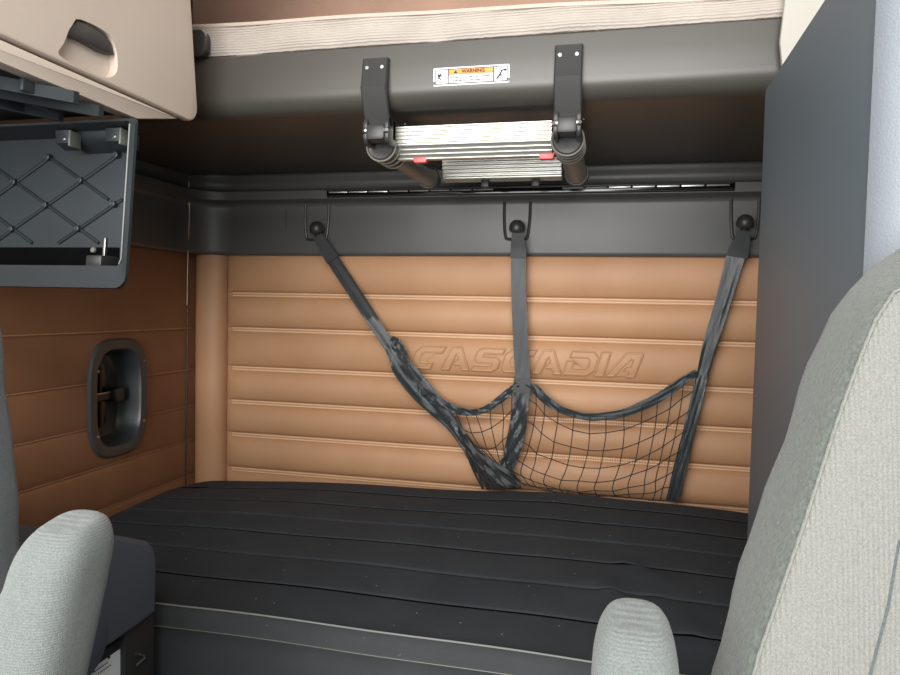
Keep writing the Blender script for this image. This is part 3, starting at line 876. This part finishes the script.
bm.faces.new([bm.verts.new((tp(u), TY1, v)) for u, v in outer]); bm.faces.new([bm.verts.new((tp(u), TY1 - .008, v)) for u, v in inner])
bmesh.ops.remove_doubles(bm, verts=bm.verts, dist=.0001)
sh = obj('shell', bm, trayin, tr, angle=40)
bm = B()
tube(bm, [(TX1 - .0135, TY0 + .0005, TZ1 - .01), (TX1 - .0135, TY0 + .0005, TZ0 + .055), (TX1 - .018, TY0 + .0005, TZ0 + .045)], .0014, n=8); obj('rim_edge', bm, piping, sh, label='pale grey line along the rim edge')  # thin pale grey line along the inner rim
# diamond ribs
yb = TY1 - .008
node = [on_y(51, 158, yb), on_y(119, 158, yb), on_y(82, 181, yb)]
ax_, az_ = (node[1].x - node[0].x) / 2, (node[0].z - node[2].z)
ox, oz = node[0].x, node[0].z


def clipped(bm, p, q, x0, x1, z0, z1, w):
    pts = []
    for i in range(41):
        x = p[0] + (q[0] - p[0]) * i / 40; z = p[1] + (q[1] - p[1]) * i / 40
        if x0 < x < x1 and z0 < z < z1: pts.append((x, yb - .002, z))
    if len(pts) > 1: tube(bm, [pts[0], pts[-1]], w, n=6)


bm = B()
ix0, ix1, iz0, iz1 = TX0 + .012, TX1 - .098, TZ0 + .090, TZ1 - .040
for k in range(-10, 11):
    for s in (1, -1):
        x = ox + k * 2 * ax_; clipped(bm, (x - 12 * ax_, oz - 12 * az_ * s), (x + 12 * ax_, oz + 12 * az_ * s), ix0, ix1, iz0, iz1, .0036)
obj('diamond_rib', bm, trayin, sh, label='lattice of diamond ribs on the back of the tray')
for i in range(-4, 5):
    for j in range(-4, 3):
        if (i + j) % 2: continue
        x, z = ox + i * ax_, oz + j * az_
        if ix0 < x < ix1 and iz0 < z < iz1:
            bm = B(); lathe(bm, [(.007, 0), (.0065, .012), (.004, .013), (0, .012)], axisM((x, yb, z), (0, -1, 0)), n=12); obj('boss', bm, trayin, sh)
# hinge shelf and brackets
zc = TZ1 - .038
bm = B(); prism(bm, [(yb, zc), (yb - .035, zc + .012), (yb - .045, TZ1 - .012), (yb - .045, TZ1 - .004), (yb, TZ1 - .004)], 'x', -1.06, TX1 - .07, bev=.002); hs_ = obj('hinge_shelf', bm, trayin, tr)
for px in (72, 122):
    x = on_y(px, 130, yb - .05).x
    bm = B(); prism(bm, [(yb - .038, zc - .002), (yb - .062, zc + .008), (yb - .066, TZ1 - .006), (yb - .046, TZ1 - .006)], 'x', x - .028, x + .010, bev=.002)
    hb_ = obj('hinge_bracket', bm, trayin, hs_)
    bm = B(); box(bm, x + .008, x + .012, yb - .070, yb - .04, zc + .0, TZ1 - .008, .001, M=None); obj('bracket_edge', bm, railmat, hb_)
    bm = B(); lathe(bm, [(.005, 0), (.005, .002), (.003, .004), (0, .004)], axisM((x - .008, yb - .062, zc + .016), (0, -1, .2)), n=12); obj('screw', bm, screwm, hb_)
bm = B(); lathe(bm, [(.006, 0), (.006, .003), (.003, .005), (0, .005)], axisM(on_z(84, 110, 1.702), (0, -.3, -1)), n=12); obj('screw', bm, screwm, tr)
# slatted upper grille
ZG = 1.694
for (a0, b0) in (((-30, 88), (100, 113)), ((-30, 98), (60, 117)), ((-30, 79), (75, 99))):
    p = on_z(*a0, ZG); q = on_z(*b0, ZG)
    bm = B(); loft(bm, [[(c.x, c.y - .006, ZG - .008), (c.x, c.y + .006, ZG - .008), (c.x, c.y + .006, ZG + .013), (c.x, c.y - .006, ZG + .012)] for c in (p, q)])
    obj('grille_slat', bm, trayin, tr, smooth=False)
for px, py in ((7, 104), (35, 92), (46, 107)):
    p = on_z(px, py, ZG); bm = B(); box(bm, p.x - .004, p.x + .004, p.y - .03, p.y + .03, ZG - .006, ZG + .012, .001); obj('grille_post', bm, trayin, tr)
# pocket and latch at the bottom of the tray
bm = B(); box(bm, TX0 + .012, TX1 - .10, yb - .004, yb - .001, TZ0 + .045, TZ0 + .085, .001); obj('pocket_shade', bm, groovem, tr)  # flat black plate, its colour standing for the darkness inside the pocket
p = on_y(108, 262, 1.16)
bm = B(); box(bm, p.x - .018, p.x + .018, 1.14, 1.19, TZ0 + .042, p.z + .012, .003); lb = obj('latch_block', bm, black, tr)
q = on_y(112, 249, 1.17); bm = B(); box(bm, q.x - .003, q.x + .003, 1.165, 1.172, p.z + .010, q.z + .022, .001); obj('latch_pin', bm, screwm, lb)
bm = B(); lathe(bm, [(.006, 0), (.005, .004), (0, .004)], axisM(on_y(100, 250, yb - .006), (0, -1, 0)), n=12); obj('screw', bm, railmat, tr)

for ch in tr.children_recursive:                            # the tray hangs slightly askew
    for v in ch.data.vertices: v.co.x += (v.co.z + W[tr].z - 1.66) * .075
# ------------------------------------------------------------------ grey cabinet (right)
gc = empty('wardrobe_cabinet', (.55, 1.05, 0), 'tall slate grey cabinet with a pale grained front behind the right seat', 'cabinet')
GX, GY0, GY1 = .2455, .712, 1.268
GZ = on_y(766, 89, GY1).z
cz = on_x(822, 0, GX)
tops = [(GY1, GZ), (cz.y, cz.z), (GY0 + .03, cz.z + .012)]
bm = B(); rows = []
R_ = .05
sec = []                                                    # plan section (x,y)
for i in range(9):
    a = PI + i / 8 * PI / 2; sec.append((GX + R_ + R_ * math.cos(a), GY0 + R_ + R_ * math.sin(a)))
plan = [(GX + .012, GY1), (GX + .003, GY1 - .003), (GX, GY1 - .012)] + sec + [(RX - .01, GY0), (RX - .01, GY1)]
ztop = lambda y: GZ + (cz.z - GZ) * (GY1 - y) / (GY1 - cz.y)
loft(bm, [[(x, y, 0) for x, y in plan], [(x, y, ztop(y) - .006) for x, y in plan], [(x + (.006 if x < .5 else 0), min(max(y, GY0 + .006), GY1 - .006), ztop(y)) for x, y in plan]])
obj('cabinet_shell', bm, cabside, gc, angle=40)
bm = B(); sec2 = [(GX + R_ + (R_ + .003) * math.cos(PI + q * PI / 2), GY0 + R_ + (R_ + .003) * math.sin(PI + q * PI / 2)) for q in (.12, .25, .4, .55, .7, .85, 1)]
pl2 = sec2 + [(RX - .012, GY0 - .003), (RX - .012, GY0 + .004)] + [(x + .004, y + .006) for x, y in sec2[::-1]]
loft(bm, [[(x, y, .1) for x, y in pl2], [(x, y, 1.72) for x, y in pl2]])
obj('front_panel', bm, cabfront, gc, angle=40, label='pale grey grained vinyl front')

# ------------------------------------------------------------------ left console
lc = empty('side_console', (-1.1, 1.05, 0), 'charcoal side console with a padded top block between left seat and mattress', 'console')
KX = -.88
cp = [(on_x(p[0], p[1], KX).y, on_x(p[0], p[1], KX).z) for p in ((150, 541.5), (156, 548), (158.3, 560), (158, 590), (157, 613), (134, 630), (110, 647))]
poly = [(.86, .985), (1.0, .945), (1.10, .915)] + cp + [(1.02, .728), (.86, .728)]
bm = B(); prism(bm, poly, 'x', LX + .02, KX, bev=.012, seg=4); pb = obj('padded_block', bm, consolem, lc, angle=50)
bm = B(); lathe(bm, [(.0, .0), (.05, .0), (.052, -.002), (.056, -.002), (.06, 0), (.061, .002), (.058, .004), (0, .004)], axisM((KX - .002, 1.0, .75), (1, 0, 0)), n=32); obj('round_boss', bm, consolem, pb)
bm = B(); box(bm, LX + .03, KX - .07, .86, 1.19, 0, .735, .004)
obj('cabinet_body', bm, gloss, lc)
bm = B(); box(bm, LX + .2, KX - .012, 1.122, 1.21, 0, .722, .006); po = obj('corner_post', bm, black, lc)
bm = B(); y0 = on_x(140, 655, KX - .01)
tube(bm, [on_x(136, 666, KX - .008), on_x(140, 662, KX - .005), on_x(144.5, 658, KX - .005), on_x(144, 655, KX - .006), on_x(139, 654, KX - .008)], .0025, n=8); obj('latch_clip', bm, screwm, po)
bm = B(); box(bm, KX - .068, KX - .026, .87, 1.118, .30, .70, .001); sp = obj('label_panel', bm, black, lc)
e1 = on_x(122, 647.5, KX - .025); e2 = on_x(123.5, 675, KX - .025); e3 = on_x(88, 671, KX - .025)
bm = B(); prism(bm, [(e1.y, e1.z), (e1.y, .42), (.88, .42), (.88, e1.z)], 'x', KX - .0255, KX - .024); ps = obj('paper_label', bm, paper, lc, smooth=False, label='white printed paper label')
bm = B()
for (pa, pb_) in (((94, 672), (108, 673)), ((98, 674), (110, 675))):
    u, v = on_x(pa[0], pa[1], KX - .0235), on_x(pb_[0], pb_[1], KX - .0235)
    yy = u.y
    while yy < v.y: w = random.uniform(.002, .006); box(bm, KX - .0238, KX - .0232, yy, yy + w, u.z - .001, u.z + .001); yy += w + .0015
u = on_x(93, 671, KX - .0235); box(bm, KX - .0238, KX - .0232, u.y - .004, u.y + .003, u.z - .003, u.z + .003)
u = on_x(109, 657.5, KX - .0235); box(bm, KX - .0238, KX - .0232, u.y - .003, u.y + .003, u.z - .002, u.z + .004)
obj('print', bm, ink, ps, smooth=False)

# ------------------------------------------------------------------ seats
SL_ = math.tan(math.radians(11)); SY0, SZ0 = .50, 1.08       # front face of the backrests (reclined plane)
TH = .115
frontpx = [(749, 675), (775, 600), (802, 522), (834, 422), (857, 358), (874, 318), (900, 279)]
rearpx = [(711, 666), (726, 605), (738, 567), (749, 533), (766, 480), (785, 424), (806, 362), (832, 312), (862, 271), (880, 258), (900, 249)]
fr = [on_plane(p[0], p[1], SY0, SZ0, SL_) for p in frontpx]; re_ = [on_plane(p[0], p[1], SY0 + TH, SZ0, SL_) for p in rearpx]
XC = .345
ft = sorted((p.z, p.x) for p in fr); rt = sorted((p.z, p.x) for p in re_)
ft = [(.55, .085), (.95, .088)] + ft + [(ft[-1][0] + .03, XC - .06)]
rt = [(.55, .068), (.95, .070)] + rt + [(rt[-1][0] + .028, XC - .075)]
ztop_f, ztop_r = ft[-1][0], rt[-1][0]


def seat(sign, off, mats, lab, cat_group, arm_lab, yoff=0):
    fab, vel, armm = mats
    X = lambda x: off + sign * (x - XC)
    root = empty('truck_seat', (off, .45 + yoff, 0), lab, 'seat', cat_group)
    prof_n = 42; rows_side, rows_front = [], []
    for i in range(prof_n):
        q = i / (prof_n - 1)
        zf_, zr_ = .56 + (ztop_f - .56) * q, .56 + (ztop_r - .56) * q
        xf, xr = lerp_tab(ft, zf_), lerp_tab(rt, zr_)
        yf_, yr_ = SY0 + SL_ * (zf_ - SZ0) + yoff, SY0 + TH + SL_ * (zr_ - SZ0) + yoff
        wob = .0015 * math.sin(37 * zf_) + .001 * math.sin(83 * zf_)
        L = []
        L.append((XC, yr_ + .02, zr_)); L.append(((XC + xr) / 2, yr_ + .018, zr_)); L.append((xr + .022, yr_ + .012, zr_)); L.append((xr + .006 + wob, yr_ + .004, zr_)); L.append((xr + wob, yr_ - .006, zr_))
        for t in (.25, .5, .75):
            L.append((xr + (xf - xr) * t - .006 * math.sin(PI * t), yr_ + (yf_ - yr_) * t, zr_ + (zf_ - zr_) * t))
        L.append((xf - .002, yf_ + .006, zf_)); L.append((xf + .003, yf_ + .001, zf_))
        rows_side.append([(X(a), b, c) for a, b, c in L] )
        G = [(xf + .003, yf_ + .001, zf_), (xf + .010, yf_ - .003, zf_), (xf + .035, yf_ - .006, zf_), (min(XC - .02, xf + .07), yf_ - .004, zf_), (XC - .012 if xf > XC - .1 else min(XC - .01, xf + .13), yf_ + .008, zf_), (XC, yf_ + .010, zf_)]
        rows_front.append(G)
    bm = B()
    mir = lambda r: [(2 * off - a, b, c) for a, b, c in r[::-1]]
    RG = [r + [(X(a), b, c) for a, b, c in g[1:-1]] + [(X(XC), g[-1][1], g[-1][2])] + mir([(X(a), b, c) for a, b, c in g[1:-1]]) + mir(r)[:-1] for r, g in zip(rows_side, rows_front)]
    last = RG[-1]; cen = [sum(p[k] for p in last) / len(last) for k in range(3)]
    for f_, h_ in ((.9, .008), (.7, .015), (.4, .019), (.1, .020)):
        RG.append([(cen[0] + (p[0] - cen[0]) * f_, cen[1] + (p[1] - cen[1]) * f_, p[2] + (cen[2] - p[2]) * (1 - f_) + h_) for p in last])
    loft(bm, RG)

    nside = len(rows_side[0]) - 1
    bk = obj('backrest', bm, [vel, fab], root, angle=70)
    me = bk.data; ncirc = len(rows_side[0]) * 2 - 1 + 4 * 2 + 0
    for p in me.polygons:
        c = p.center + W[root]
        yplane = SY0 + SL_ * (c.z - SZ0) + yoff
        if c.y < yplane + .0028 or (c.y < yplane + .03 and abs(c.x - off) < XC - lerp_tab(ft, c.z) - .012): p.material_index = 1
    bm = B()
    pts = [(X(lerp_tab(ft, z) + .002), SY0 + SL_ * (z - SZ0) + yoff + .0005, z) for z in [.6 + (ztop_f - .62) * i / 40 for i in range(41)]]
    tube(bm, pts, .0012, n=6); obj('side_seam', bm, fab, bk)
    if sign > 0:
        u, v = on_plane(897, 548, SY0 - .004, SZ0, SL_), on_plane(871, 668, SY0 - .004, SZ0, SL_)
    # lower cushion and base
    bm = B(); prism(bm, rrect(off - .25, off + .25, .02 + yoff, SY0 + .03 + yoff, .06), 'z', .44, .57, bev=.04, seg=4); obj('seat_cushion', bm, fab, root)
    bm = B(); box(bm, off - .2, off + .2, .1 + yoff, .5 + yoff, 0, .45, .02); obj('pedestal', bm, black, root)
    return root, X


def armrest(root, xc, ytop, ztip, m, w=.066, d=.072, lean=.23, lab=None, tl=0):
    bm = B(); rows = []
    for i in range(40):
        q = 1 - (1 - i / 39) ** 2; z = .80 + (ztip - .80) * q
        dtop = ztip - z
        k = math.sqrt(max(0, 1 - max(0, 1 - dtop / .034) ** 2)) if dtop < .034 else 1
        k2 = math.sqrt(max(0, 1 - max(0, 1 - dtop / .040) ** 2)) if dtop < .040 else 1
        ww = (w + .028 * min(1, dtop / .30)) / 2 * (.52 + .48 * k); dd = d / 2 * (.42 + .58 * k2)
        if dtop < 1e-6: ww *= .75; dd *= .75
        yc = ytop - lean * dtop; xq = xc + tl * dtop
        ring = []
        for j in range(28):
            a = 2 * PI * j / 28; c, s = math.cos(a), math.sin(a); e = 3.2
            kk = (abs(c) ** e + abs(s) ** e) ** (-1 / e)
            ring.append((xq + ww * c * kk, yc + dd * s * kk, z + (.004 * s if dtop < .05 else 0)))
        rows.append(ring)
    loft(bm, rows)
    o = obj('armrest', bm, m, root, angle=70, label=lab)
    bm = B()
    zb = .82; lathe(bm, [(0, -.03), (.035, -.03), (.035, .03), (0, .03)], axisM((xc + tl * .35 + .0, ytop - lean * .35 + .02, zb), (1, 0, 0)), n=20); obj('armrest_pivot', bm, black, o)
    return o


rootR, XR = seat(1, XC, (tweed, velour, tweed_h), 'grey fabric truck seat beside the slate cabinet, its backrest filling the lower right', 'cab seats', '')
rootL, XL = seat(-1, -.235 * 2 - XC - .05, (velour_shaded, velour_shaded, tweed_h), 'grey fabric truck seat, coloured dark for shade, at the left edge beside the leather wall', 'cab seats', '', yoff=0)
armrest(rootR, .0255, .50, 1.1425, tweed_h, w=.056, lab='light grey upright armrest with a rounded tip')
armrest(rootL, -.446, .495, 1.169, tweed_h, tl=-.12, w=.064, lab='light grey upright armrest with a rounded tip')
u, v = on_plane(899, 540, SY0 - .004, SZ0, SL_), on_plane(870, 675, SY0 - .004, SZ0, SL_)
bm = B(); tube(bm, [u, (u + v) / 2 + Vector((.002, 0, 0)), v, v + (v - u) * .6], .0011, n=6)
bkR = [c for c in rootR.children if c.name.startswith('backrest')][0]
obj('panel_seam', bm, velour_shaded, bkR)

# ------------------------------------------------------------------ light
wd = bpy.data.worlds.new('world'); bpy.context.scene.world = wd; wd.use_nodes = True
wd.node_tree.nodes['Background'].inputs[0].default_value = (.95, .98, 1, 1); wd.node_tree.nodes['Background'].inputs[1].default_value = .5


def area(name, loc, target, sx, sy, e, col=(1, 1, 1)):
    l = bpy.data.lights.new(name, 'AREA'); l.shape = 'RECTANGLE'; l.size = sx; l.size_y = sy; l.energy = e; l.color = col
    o = bpy.data.objects.new(name, l); C.objects.link(o); o.location = loc
    o.rotation_euler = (Vector(target) - Vector(loc)).to_track_quat('-Z', 'Y').to_euler(); return o


area('windshield_light', (-.2, -2.6, 1.55), (-.1, 1.8, 1.2), 3.0, 1.6, 135, (1, .985, .97))
area('overhead_fill_light', (-.25, -.5, 2.42), (-.2, 1.8, 1.0), 1.6, .5, 24, (1, .99, .98))  # added fill from above, shading the rear wall's top; no hatch exists
area('side_window_light', (-1.5, -.6, 1.7), (.5, 1.3, 1.3), .8, .7, 8)
area('upper_wall_fill', (-.3, 1.75, 2.45), (-.3, 2.0, 2.0), 1.6, .2, 5, (1, .95, .88))  # added fill that brightens the brown wall behind the upper bunk
sc_ = bpy.context.scene
sc_.view_settings.view_transform = 'Standard'; sc_.view_settings.exposure = 0.6
sc_.cycles.max_bounces = 8; sc_.cycles.diffuse_bounces = 5
